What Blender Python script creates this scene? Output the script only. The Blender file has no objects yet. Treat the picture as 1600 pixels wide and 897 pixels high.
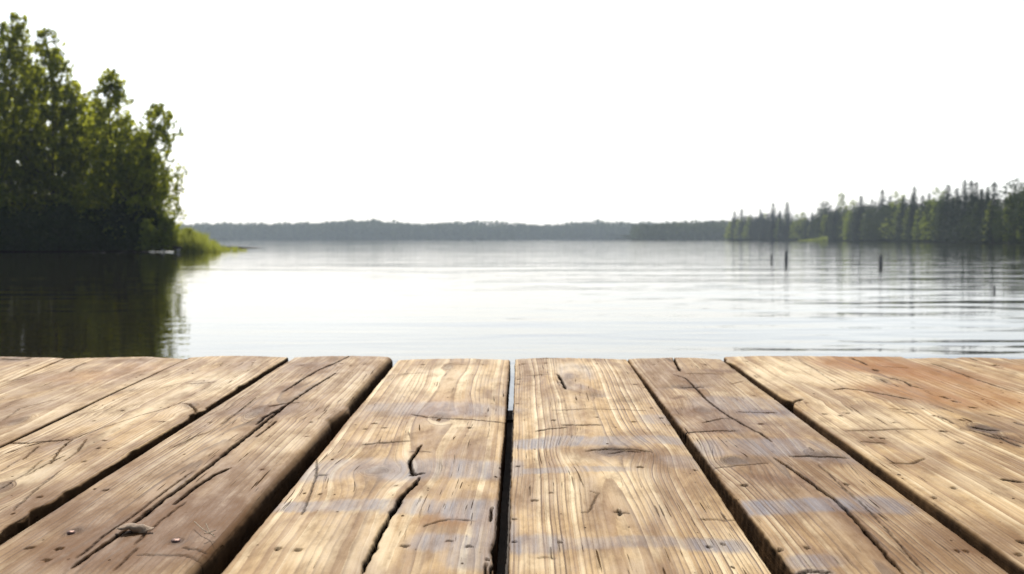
import bpy, math, random
import numpy as np
from mathutils import Vector, Matrix

random.seed(7)
sc = bpy.context.scene
COL = sc.collection

# ------------------------------------------------------------------ helpers
def link(o, parent=None):
    COL.objects.link(o)
    if parent is not None:
        o.parent = parent
    return o

def tag(o, label=None, cat=None, group=None, kind=None):
    if label: o['label'] = label
    if cat: o['category'] = cat
    if group: o['group'] = group
    if kind: o['kind'] = kind
    return o

def np_mesh(name, verts, quads, mat=None, smooth=False):
    me = bpy.data.meshes.new(name)
    verts = np.asarray(verts, dtype=np.float32)
    quads = np.asarray(quads, dtype=np.int32)
    n, k = quads.shape
    me.vertices.add(len(verts)); me.vertices.foreach_set('co', verts.ravel())
    me.loops.add(n*k); me.loops.foreach_set('vertex_index', quads.ravel())
    me.polygons.add(n)
    me.polygons.foreach_set('loop_start', np.arange(0, n*k, k, dtype=np.int32))
    me.polygons.foreach_set('loop_total', np.full(n, k, dtype=np.int32))
    me.polygons.foreach_set('use_smooth', np.full(n, smooth, dtype=bool))
    me.update(calc_edges=True)
    if mat: me.materials.append(mat)
    return me

def mobj(name, me, parent=None, loc=None):
    o = bpy.data.objects.new(name, me)
    link(o, parent)
    if loc is not None: o.location = loc
    return o

def empty(name, loc=(0, 0, 0)):
    o = bpy.data.objects.new(name, None)
    o.location = loc
    o.empty_display_size = .2
    return link(o)

_perm = np.random.RandomState(3).permutation(4096).astype(np.int64)
_grad = np.random.RandomState(4).uniform(0, 2*np.pi, 4096)
def noise2(x, y, seed=0):
    x = np.asarray(x, float); y = np.asarray(y, float)
    xi = np.floor(x).astype(np.int64); yi = np.floor(y).astype(np.int64)
    xf = x-xi; yf = y-yi
    u = xf*xf*xf*(xf*(xf*6-15)+10); v = yf*yf*yf*(yf*(yf*6-15)+10)
    def g(ix, iy, fx, fy):
        h = _perm[(_perm[(ix+seed*37) & 4095]+iy) & 4095]
        a = _grad[h]
        return np.cos(a)*fx+np.sin(a)*fy
    a = g(xi, yi, xf, yf); b = g(xi+1, yi, xf-1, yf)
    c = g(xi, yi+1, xf, yf-1); d = g(xi+1, yi+1, xf-1, yf-1)
    return 1.5*((a*(1-u)+b*u)*(1-v)+(c*(1-u)+d*u)*v)
def fbm(x, y, seed=0, octv=4):
    s = 0; a = .5
    for i in range(octv):
        s = s+a*noise2(x*2**i, y*2**i, seed+i*5); a *= .5
    return s
def sstep(a, b, x):
    t = np.clip((x-a)/(b-a), 0, 1)
    return t*t*(3-2*t)

# ------------------------------------------------------------------ node helper
class NT:
    def __init__(self, name):
        self.m = bpy.data.materials.new(name); self.m.use_nodes = True
        self.t = self.m.node_tree; self.t.nodes.clear()
        self.out = self.t.nodes.new('ShaderNodeOutputMaterial')
    def n(self, typ, **kw):
        nd = self.t.nodes.new('ShaderNode'+typ)
        for k, v in kw.items():
            if k == 'ins':
                for kk, vv in v.items(): self.set(nd.inputs[kk], vv)
            else: setattr(nd, k, v)
        return nd
    def set(self, sock, v):
        if isinstance(v, bpy.types.NodeSocket): self.t.links.new(v, sock)
        elif isinstance(v, tuple) and len(v) == 3 and sock.type == 'RGBA': sock.default_value = (*v, 1)
        else: sock.default_value = v
    def math(self, op, a, b=0.0, c=None, clamp=False):
        nd = self.t.nodes.new('ShaderNodeMath'); nd.operation = op; nd.use_clamp = clamp
        self.set(nd.inputs[0], a); self.set(nd.inputs[1], b)
        if c is not None: self.set(nd.inputs[2], c)
        return nd.outputs[0]
    def mix(self, f, a, b, blend='MIX'):
        nd = self.t.nodes.new('ShaderNodeMix'); nd.data_type = 'RGBA'; nd.blend_type = blend
        nd.clamp_factor = True
        self.set(nd.inputs[0], f); self.set(nd.inputs[6], a); self.set(nd.inputs[7], b)
        return nd.outputs[2]
    def ramp(self, f, stops):
        nd = self.t.nodes.new('ShaderNodeValToRGB'); self.set(nd.inputs[0], f)
        e = nd.color_ramp.elements
        while len(e) < len(stops): e.new(.5)
        for el, (p, c) in zip(e, stops):
            el.position = p; el.color = (c, c, c, 1) if not isinstance(c, tuple) else (*c, 1)
        return nd.outputs[0]
    def smooth(self, f, a, b, to0=0., to1=1.):
        nd = self.t.nodes.new('ShaderNodeMapRange'); nd.interpolation_type = 'SMOOTHSTEP'
        self.set(nd.inputs[0], f)
        nd.inputs[1].default_value = a; nd.inputs[2].default_value = b
        nd.inputs[3].default_value = to0; nd.inputs[4].default_value = to1
        return nd.outputs[0]
    def noise(self, vec, scale=1, detail=3, rough=.5, dist=0.):
        nd = self.n('TexNoise', ins={'Vector': vec, 'Scale': scale, 'Detail': detail, 'Roughness': rough, 'Distortion': dist})
        return nd.outputs[0]
    def mapping(self, vec, scale, rot=(0, 0, 0), loc=(0, 0, 0)):
        nd = self.n('Mapping', ins={'Vector': vec, 'Scale': scale, 'Rotation': rot, 'Location': loc})
        return nd.outputs[0]
    def attr(self, name):
        return self.n('Attribute', attribute_name=name)

# ------------------------------------------------------------------ camera
F = 1600.0
H_CAM = 1.0
PITCH = math.atan((448.5-373.3)/F)
cp, sp = math.cos(PITCH), math.sin(PITCH)
def ray(px, py):
    v = (448.5-py)/F
    return Vector(((px-800)/F, cp+v*sp, -sp+v*cp))
def ground(px, dist, z=0.0):          # world point at distance `dist` forward, seen at column px
    return ((px-800)/F*dist, dist, z)
cam_d = bpy.data.cameras.new('camera'); cam = link(bpy.data.objects.new('camera', cam_d))
cam.location = (0, 0, H_CAM); cam.rotation_euler = (math.pi/2-PITCH, 0, 0)
cam_d.sensor_width = 36; cam_d.lens = 36
cam_d.clip_start = .05; cam_d.clip_end = 9000
cam_d.dof.use_dof = True; cam_d.dof.focus_distance = 1.5; cam_d.dof.aperture_fstop = 8.0
sc.camera = cam

# ------------------------------------------------------------------ sun and sky
SUN_EL, SUN_AZ = math.radians(47), math.radians(-11)      # azimuth clockwise from +Y
sdir = Vector((math.sin(SUN_AZ)*math.cos(SUN_EL), math.cos(SUN_AZ)*math.cos(SUN_EL), math.sin(SUN_EL)))
sl = bpy.data.lights.new('sun', 'SUN'); sl.energy = 4.3; sl.angle = math.radians(.6); sl.color = (1, .94, .86)
so = link(bpy.data.objects.new('sun', sl)); so.rotation_mode = 'QUATERNION'
so.rotation_quaternion = sdir.to_track_quat('Z', 'Y'); so.location = (-20, 20, 30)
w = bpy.data.worlds.new('World'); sc.world = w; w.use_nodes = True
wt = w.node_tree; wt.nodes.clear()
def wn(t, **k):
    n = wt.nodes.new('ShaderNode'+t)
    for a, b in k.items(): setattr(n, a, b)
    return n
sky = wn('TexSky', sky_type='NISHITA'); sky.sun_disc = False
sky.sun_elevation = SUN_EL; sky.sun_rotation = SUN_AZ % (2*math.pi)
sky.air_density = 1.0; sky.dust_density = 2.0; sky.altitude = 0
bg1 = wn('Background'); bg1.inputs[1].default_value = .065
wt.links.new(sky.outputs[0], bg1.inputs[0])
# thin bright overcast veil: brightest in the part of the sky round the sun, thinning behind and overhead
tc = wn('TexCoord'); sep = wn('SeparateXYZ'); wt.links.new(tc.outputs['Generated'], sep.inputs[0])
dot = wn('VectorMath', operation='DOT_PRODUCT'); wt.links.new(tc.outputs['Generated'], dot.inputs[0])
dot.inputs[1].default_value = (math.sin(math.radians(-10)), math.cos(math.radians(-10)), 0.16)
mr = wn('MapRange', interpolation_type='SMOOTHSTEP'); wt.links.new(dot.outputs['Value'], mr.inputs[0])
mr.inputs[1].default_value = .30; mr.inputs[2].default_value = .95
mr.inputs[3].default_value = VEIL_LO = .14; mr.inputs[4].default_value = VEIL_HI = .90
nz = wn('TexNoise'); nz.inputs['Scale'].default_value = 2.2; nz.inputs['Detail'].default_value = 4
mp = wn('Mapping'); mp.inputs['Scale'].default_value = (1, 1, 3); wt.links.new(tc.outputs['Generated'], mp.inputs[0]); wt.links.new(mp.outputs[0], nz.inputs[0])
nr = wn('MapRange'); wt.links.new(nz.outputs[0], nr.inputs[0]); nr.inputs[1].default_value = .3; nr.inputs[2].default_value = .7
nr.inputs[3].default_value = .85; nr.inputs[4].default_value = 1.12
mu = wn('Math', operation='MULTIPLY'); wt.links.new(mr.outputs[0], mu.inputs[0]); wt.links.new(nr.outputs[0], mu.inputs[1])
bg2 = wn('Background'); bg2.inputs[0].default_value = (.93, .96, 1, 1); wt.links.new(mu.outputs[0], bg2.inputs[1])
ad = wn('AddShader'); wt.links.new(bg1.outputs[0], ad.inputs[0]); wt.links.new(bg2.outputs[0], ad.inputs[1])
wo = wn('OutputWorld'); wt.links.new(ad.outputs[0], wo.inputs[0])

sc.view_settings.view_transform = 'Standard'; sc.view_settings.look = 'None'
sc.view_settings.exposure = 0.25; sc.view_settings.gamma = 1.0
sc.render.engine = 'CYCLES'
sc.cycles.use_denoising = True
sc.cycles.denoiser = 'OPENIMAGEDENOISE'
sc.cycles.denoising_prefilter = 'ACCURATE'
sc.cycles.denoising_input_passes = 'RGB_ALBEDO_NORMAL'
sc.cycles.max_bounces = 8; sc.cycles.volume_bounces = 0
sc.cycles.transparent_max_bounces = 8
sc.cycles.sample_clamp_indirect = 6

# ------------------------------------------------------------------ deck frame
H_DECK = 0.40
Dy = ray(812, 318).normalized()
Dx = Dy.cross(Vector((0, 0, 1))).normalized()
Dz = Dx.cross(Dy).normalized()
DORG = Vector((0, 0, H_CAM))-H_DECK*Dz
def L(px, py, dz=0.0):
    d = ray(px, py); t = -(H_DECK-dz)/d.dot(Dz)
    P = d*t
    return P.dot(Dx), P.dot(Dy)
dock = empty('wooden_dock')
dock.matrix_world = Matrix(((Dx.x, Dy.x, Dz.x, DORG.x), (Dx.y, Dy.y, Dz.y, DORG.y), (Dx.z, Dy.z, Dz.z, DORG.z), (0, 0, 0, 1)))
tag(dock, 'weathered wooden dock of wide rough planks with dark gaps reaching out over the lake', 'dock')

# ------------------------------------------------------------------ wood material
def wood_material():
    T = NT('weathered_plank_wood')
    tcn = T.n('TexCoord'); ob = tcn.outputs['Object']
    ring = T.attr('ring').outputs['Fac']
    am = T.attr('am'); an = T.attr('an'); ao = T.attr('ao')
    s1 = T.n('SeparateColor', ins={0: am.outputs['Color']}); s2 = T.n('SeparateColor', ins={0: an.outputs['Color']})
    s3 = T.n('SeparateColor', ins={0: ao.outputs['Color']})
    crack, blue, red, brown = s1.outputs[0], s1.outputs[1], s1.outputs[2], am.outputs['Alpha']
    knot, side, pale, linestr = s2.outputs[0], s2.outputs[1], s2.outputs[2], an.outputs['Alpha']
    warpx = s3.outputs[0]                                  # across-plank coordinate following the grain
    cx = T.n('CombineXYZ'); sepo = T.n('SeparateXYZ', ins={0: ob})
    T.set(cx.inputs[0], warpx); T.set(cx.inputs[1], sepo.outputs[1]); T.set(cx.inputs[2], sepo.outputs[2])
    g = cx.outputs[0]
    fib = T.noise(T.mapping(g, (700, 14, 700)), 1, 3, .6)
    fib2 = T.noise(T.mapping(g, (190, 5, 190)), 1, 4, .65)
    streak = T.noise(T.mapping(g, (45, 1.6, 45)), 1, 4, .6)
    blotch = T.noise(T.mapping(ob, (9, 3.2, 9)), 1, 5, .62, .8)
    fine = T.noise(ob, 260, 4, .7)
    grime = T.noise(T.mapping(ob, (26, 9, 26)), 1, 6, .7)
    # growth rings: slow rise, sharp dark latewood line
    rr = T.math('ADD', ring, T.math('MULTIPLY', T.math('SUBTRACT', fib2, .5), .35))
    fr = T.math('FRACT', rr)
    line = T.math('MULTIPLY', T.smooth(fr, .45, .86), T.smooth(fr, .97, .88))
    rid = T.math('FLOOR', rr)
    wn1 = T.n('TexWhiteNoise', noise_dimensions='1D'); T.set(wn1.inputs['W'], rid)
    lstr = T.math('MULTIPLY', linestr, T.math('MULTIPLY_ADD', wn1.outputs[0], .8, .35))
    lstr = T.math('MULTIPLY', lstr, T.smooth(streak, .3, .62, .35, 1.0))
    line = T.math('MULTIPLY', line, lstr, clamp=True)
    # base colour
    c = T.mix(T.smooth(blotch, .38, .62), (.45, .300, .140), (.19, .105, .044))
    c = T.mix(T.smooth(streak, .35, .75, 0, .50), c, (.68, .53, .33))
    c = T.mix(T.math('MULTIPLY', pale, .9), c, (.76, .62, .40))
    pband = T.math('MULTIPLY', T.math('MULTIPLY', T.smooth(wn1.outputs[0], .30, .12), T.math('MULTIPLY', T.smooth(streak, .3, .6), T.smooth(blotch, .62, .40, .35, 1.0))), .62)
    c = T.mix(pband, c, (.76, .63, .41))
    band = T.math('MULTIPLY', T.smooth(wn1.outputs[0], .55, .95), .55)
    c = T.mix(band, c, (.25, .145, .065))
    c = T.mix(T.smooth(grime, .47, .70, 0, .55), c, (.17, .105, .055))
    c = T.mix(T.math('MULTIPLY', brown, T.smooth(grime, .2, .6, .7, 1.1)), c, (.130, .060, .019))
    c = T.mix(T.math('MULTIPLY', red, T.smooth(streak, .3, .6, .45, .92)), c, (.27, .105, .020))
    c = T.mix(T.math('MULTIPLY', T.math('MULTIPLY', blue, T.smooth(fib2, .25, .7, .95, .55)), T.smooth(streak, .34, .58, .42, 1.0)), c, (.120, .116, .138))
    c = T.mix(T.math('MULTIPLY', line, .95), c, (.075, .040, .018))
    c = T.mix(T.smooth(fib, .45, .78, 0, .20), c, (.20, .125, .065))
    c = T.mix(T.smooth(fib, .42, .18, 0, .16), c, (.80, .68, .5))
    # hairline checks along the grain
    chk = T.noise(T.mapping(g, (230, 7.5, 230), loc=(3.1, 1.7, 0)), 1, 2, .5)
    chm = T.noise(T.mapping(ob, (7, 3, 7), loc=(9, 2, 1)), 1, 2, .5)
    check = T.math('MULTIPLY', T.smooth(chk, .665, .71), T.smooth(chm, .42, .6))
    # small pits
    vor = T.n('TexVoronoi', ins={'Vector': T.mapping(ob, (34, 16, 34)), 'Scale': 1.0, 'Randomness': 1.0})
    vw = T.n('SeparateColor', ins={0: vor.outputs['Color']})
    pit = T.math('MULTIPLY', T.smooth(vor.outputs['Distance'], .10, .05), T.smooth(vw.outputs[0], .80, .82))
    vor2 = T.n('TexVoronoi', ins={'Vector': T.mapping(ob, (110, 60, 110)), 'Scale': 1.0, 'Randomness': 1.0})
    vw2 = T.n('SeparateColor', ins={0: vor2.outputs['Color']})
    pit2 = T.math('MULTIPLY', T.math('MULTIPLY', T.smooth(vor2.outputs['Distance'], .2, .1), T.smooth(vw2.outputs[0], .86, .88)), T.smooth(grime, .48, .62))
    holes = T.math('MAXIMUM', T.math('MAXIMUM', check, pit), pit2)
    c = T.mix(T.math('MULTIPLY', holes, .85), c, (.05, .03, .018))
    # knots, cracks, sides
    c = T.mix(T.math('MULTIPLY', knot, .92), c, (.075, .040, .020))
    sidec = T.mix(T.smooth(grime, .35, .65), (.050, .030, .017), (.115, .068, .036))  # weathered brown sides, darkened further to put gap shade into the colour
    sidec = T.mix(T.smooth(fib2, .5, .75, 0, .7), sidec, (.05, .03, .018))
    c = T.mix(side, c, sidec)
    c = T.mix(crack, c, (.008, .005, .003))
    hue = T.math('MULTIPLY_ADD', fine, .3, .85)
    hc = T.n('HueSaturation', ins={'Color': c, 'Value': hue, 'Saturation': 1.08})
    # bump
    h = T.math('MULTIPLY', line, .0006)
    h = T.math('ADD', h, T.math('MULTIPLY', fib, .0002))
    h = T.math('ADD', h, T.math('MULTIPLY', fib2, .0007))
    h = T.math('ADD', h, T.math('MULTIPLY', fine, .0004))
    h = T.math('SUBTRACT', h, T.math('MULTIPLY', holes, .002))
    bm = T.n('Bump', ins={'Strength': .9, 'Distance': 1.0, 'Height': h})
    rough = T.math('ADD', T.smooth(grime, .3, .7, .58, .78), T.math('MULTIPLY', blue, -.12))
    rough = T.math('ADD', rough, T.math('MULTIPLY', side, .3))
    spec = T.math('MULTIPLY', T.math('MULTIPLY_ADD', side, -.18, .2, clamp=True), T.math('SUBTRACT', 1.0, T.math('MAXIMUM', crack, holes)), clamp=True)
    bs = T.n('BsdfPrincipled', ins={'Base Color': hc.outputs[0], 'Roughness': rough, 'Normal': bm.outputs[0], 'Specular IOR Level': spec})
    T.t.links.new(bs.outputs[0], T.out.inputs[0])
    return T.m
M_WOOD = wood_material()

def simple(name, col, rough=.6, metal=0., var=.25, scale=8., bump=0.):
    T = NT(name); tcn = T.n('TexCoord')
    nz = T.noise(tcn.outputs['Object'], scale, 5, .6)
    dark = tuple(v*(1-var) for v in col); lite = tuple(min(1, v*(1+var)) for v in col)
    c = T.mix(T.smooth(nz, .3, .7), dark, lite)
    bs = T.n('BsdfPrincipled', ins={'Base Color': c, 'Roughness': rough, 'Metallic': metal, 'Specular IOR Level': 0.0 if rough >= .9 else .4})
    if bump:
        b = T.n('Bump', ins={'Strength': .8, 'Distance': bump, 'Height': nz}); T.set(bs.inputs['Normal'], b.outputs[0])
    T.t.links.new(bs.outputs[0], T.out.inputs[0]); return T.m

# ------------------------------------------------------------------ features measured on the planks
# (points are converted to deck coordinates in metres)
def pl(pts, w, dep=.010, dark=1.0): return (np.array([L(*p) for p in pts]), w, dep, dark)
CRACKS = {
 'B': [pl([(0,598),(40,590)], .0015), pl([(108,582),(118,574),(134,567)], .0022), pl([(3,660),(30,640),(90,625)], .0012, .004, .5)],
 'C': [pl([(8,691),(40,694),(80,692),(111,690)], .0040, .008, .85), pl([(111,690),(150,675),(210,655),(260,640),(294,626)], .0014, .004, .7),
       pl([(286,632),(296,634),(305,640),(308,648)], .0035, .008, .6), pl([(5,712),(40,700),(80,691)], .0020), pl([(60,700),(36,722)], .0015),
       pl([(112,690),(95,705),(78,728)], .0014), pl([(135,690),(120,710),(100,724)], .0012), pl([(40,748),(70,730),(100,716)], .0012),
       pl([(290,604),(330,600),(338,599)], .0030, .006, .5), pl([(250,610),(280,602),(320,598)], .0014, .004, .5),
       pl([(0,770),(40,745),(66,722)], .0014,.004,.7), pl([(20,800),(60,765),(95,738)], .0014,.004,.7), pl([(0,742),(30,722)], .0013,.004,.6),
       pl([(30,815),(60,798),(88,783),(105,770)], .004, .006, .45)],
 'D': [pl([(452,633),(430,650),(398,676),(362,704),(330,731),(292,760),(255,787),(225,812),(199,832)], .0052, .016),
       pl([(199,834),(168,855),(140,875),(113,896)], .0034, .014), pl([(547,559),(520,572),(495,583),(470,598),(442,616)], .0030, .012),
       pl([(525,586),(492,606),(468,622),(448,636),(415,655),(400,668)], .0026, .010), pl([(400,687),(420,672),(432,662)], .0018),
       pl([(272,794),(300,770),(330,750),(359,736)], .0035, .010), pl([(420,640),(445,634),(470,632)], .0030, .006, .6),
       pl([(120,880),(160,845),(215,806),(262,770),(300,742)], .0016, .004, .7), pl([(268,704),(300,688),(330,678)], .0012, .004, .6),
       pl([(210,858),(250,822),(290,790)], .0014, .004, .6), pl([(318,878),(290,872),(215,874)], .0016, .003, .6),
       pl([(180,897),(215,862)], .0014,.004,.6), pl([(285,860),(320,864)], .002,.003,.8), pl([(400,625),(372,648),(345,668)], .0014,.004,.6)],
 'E': [pl([(659,697),(650,710),(641,721),(640,727),(645,741),(650,745)], .0032, .012), pl([(655,749),(648,760),(638,768),(627,779),(622,790),(615,799),(605,818),(595,834),(588,850),(581,866),(572,880),(566,897)], .0042, .016),
       pl([(640,745),(655,743),(664,741)], .0050, .006), pl([(495,716),(494,742),(483,775),(472,803)], .0011, .003, .7),
       pl([(643,648),(665,654),(700,657),(740,656),(794,659)], .0035, .005, .75), pl([(567,695),(590,693),(640,691)], .0065, .004, .55),
       pl([(662,824),(690,814),(705,811),(742,812)], .0016, .004, .8), pl([(608,584),(665,583)], .0030, .003, .4),
       pl([(495,740),(512,741)], .003, .003, .8), pl([(640,707),(675,708)], .0025, .003, .5), pl([(764,897),(770,878)], .0015), pl([(757,897),(760,876)], .0012),
       pl([(769,790),(766,812)], .0012), pl([(700,570),(730,571)], .003, .003, .4)],
 'F': [pl([(871,586),(876,594),(884,610)], .0035, .008), pl([(838,674),(860,671),(887,669)], .0040, .006, .9), pl([(877,665),(905,666),(941,667)], .0035, .006, .9),
       pl([(917,706),(950,703),(990,704),(1020,708)], .0060, .005, .5), pl([(952,709),(975,706),(1000,708)], .0040, .004, .8),
       pl([(824,587),(860,586)], .004, .003, .5), pl([(865,642),(1010,642)], .0030, .003, .5), pl([(908,802),(920,801),(935,772),(922,768)], .0012, .003, .5),
       pl([(958,802),(985,803)], .0022, .004, .9), pl([(967,797),(969,807)], .0030, .004, .8), pl([(838,872),(870,873)], .0015, .003, .5), pl([(1096,811),(1150,812)], .0016, .003, .6),
       pl([(840,562),(900,559)], .008, .003, .5)],
 'G': [pl([(1052,558),(1056,568),(1063,580)], .0040, .012), pl([(1054,585),(1070,590),(1082,600),(1102,622),(1126,641),(1145,653),(1162,663),(1180,673),(1188,676),(1206,690)], .0024, .010),
       pl([(1210,715),(1225,724),(1239,735),(1260,749),(1279,763),(1307,783),(1325,800),(1339,815),(1356,834),(1371,850),(1392,874),(1413,897)], .0030, .014),
       pl([(1279,727),(1298,743),(1319,763),(1345,785),(1367,807),(1399,842),(1430,878),(1446,897)], .0013, .004, .6),
       pl([(1064,604),(1100,604)], .0060, .006, .6), pl([(1040,559),(1055,567)], .0014, .003, .6), pl([(1059,673),(1105,673),(1155,672)], .0045, .005, .9),
       pl([(1098,660),(1130,653),(1155,655)], .0030, .003, .5), pl([(1112,728),(1160,727),(1200,722)], .0024, .003, .6), pl([(1143,600),(1162,594)], .0016, .003, .4),
       pl([(1155,643),(1195,645),(1215,644)], .0050, .006, .7), pl([(1235,713),(1290,713),(1325,712)], .0055, .006, .8), pl([(1072,584),(1122,584)], .0045, .004, .5),
       pl([(1240,895),(1262,889),(1300,893)], .006, .006, .8)],
 'H': [pl([(1303,614),(1320,612),(1339,614),(1362,618),(1387,622),(1408,626),(1430,631)], .0065, .010, .9), pl([(1327,562),(1345,568),(1356,574)], .0050, .008),
       pl([(1365,580),(1372,583)], .010, .010), pl([(1393,594),(1402,596)], .010, .010), pl([(1400,596),(1414,600),(1424,607),(1430,608),(1444,611)], .0055, .010),
       pl([(1470,623),(1484,627)], .0070, .008), pl([(1488,630),(1500,633)], .0070, .008, .8), pl([(1514,640),(1528,642)], .0090, .010),
       pl([(1465,656),(1480,662),(1490,668)], .0024, .006), pl([(1500,663),(1508,665)], .0060), pl([(1468,679),(1480,680)], .0080, .008, .8),
       pl([(1520,674),(1538,676),(1560,679)], .0085, .012), pl([(1515,678),(1545,688),(1570,695),(1600,706)], .0080, .005, .7), pl([(1535,680),(1575,692),(1600,700)], .0030, .005, .8),
       pl([(1565,754),(1585,757),(1600,759)], .0080, .012), pl([(1392,644),(1420,646)], .0030, .004, .6), pl([(1415,650),(1435,653)], .0030, .006),
       pl([(1210,632),(1240,630),(1255,626)], .0060, .008, .8), pl([(1320,676),(1400,675),(1450,676)], .0050, .003, .35), pl([(1345,693),(1385,696)], .0060, .003, .45),
       pl([(1390,727),(1425,728),(1445,720)], .0045, .003, .5), pl([(1545,652),(1562,655)], .0024), pl([(1585,664),(1600,669)], .0030), pl([(1240,560),(1260,572),(1290,592),(1320,612)], .0014,.003,.5),
       pl([(1380,576),(1420,578)], .006, .004, .5), pl([(1495,695),(1505,698)], .0025), pl([(1590,850),(1600,853)], .005), pl([(1453,637),(1470,642),(1490,650)], .0014,.003,.6)],
 'I': [pl([(1455,567),(1470,572),(1490,579),(1530,594),(1560,604),(1580,610)], .0040, .006, .7), pl([(1480,560),(1500,559)], .01, .006, .7), pl([(1515,560),(1525,564)], .01, .006, .6),
       pl([(1550,572),(1562,572)], .009, .008, .9)],
 'A': [pl([(0,561),(30,562),(48,559)], .012, .006, .4)],
 'J': [],
}
def sp_(px, py, r=.004): return (*L(px, py), r)
def c1(x, y): return (x/2.513, 540+y/2.513)
def c2(x, y): return (400+x/2.512, 540+y/2.512)
def c3(x, y): return (780+x/2.514, 540+y/2.514)
def c4(x, y): return (1140+x/2.513, 540+y/2.513)
HOLES = [sp_(*c1(*p)) for p in [(108,78),(995,72),(860,68),(490,217),(630,303),(415,575),(820,310),(1030,495),(183,860),(115,805),(205,460),(365,303),(345,153),(480,262),(410,380),(430,408),(385,410),(330,462),(155,600),(232,815)]]
HOLES += [sp_(*c2(*p)) for p in [(655,75),(890,75),(465,305),(505,323),(840,323),(585,790),(760,767),(85,797),(165,803),(215,308),(335,78),(180,82),(550,553),(955,640),(955,715),(940,770),(835,785),(910,830),(430,327),(250,580),(200,362)]]
HOLES += [sp_(*c3(*p)) for p in [(95,72),(185,72),(385,73),(610,72),(810,73),(75,150),(70,228),(600,245),(535,152),(215,295),(385,288),(530,303),(468,655),(240,775),(825,790),(75,472),(140,608),(205,580),(1033,307),(60,680),(575,163),(880,778),(555,480),(770,490),(80,130),(640,285),(965,542),(60,767)]]
HOLES += [sp_(*c4(*p)) for p in [(68,68),(235,68),(305,232),(125,307),(460,545),(200,790),(305,787),(895,800),(932,800),(845,212),(890,230),(840,350),(805,607),(375,275),(465,275),(437,283),(650,315),(805,290),(883,572),(1135,830),(560,370),(603,372),(760,262),(912,310),(98,195),(1045,78),(910,90),(940,127)]]
def el(px, py, rx, ry, s, kind):
    x, y = L(px, py); x2, _ = L(px+rx, py); _, y1 = L(px, py+ry); _, y2 = L(px, py-ry)
    return (x, y, abs(x2-x), abs(y2-y1)/2, s, kind)
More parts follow.
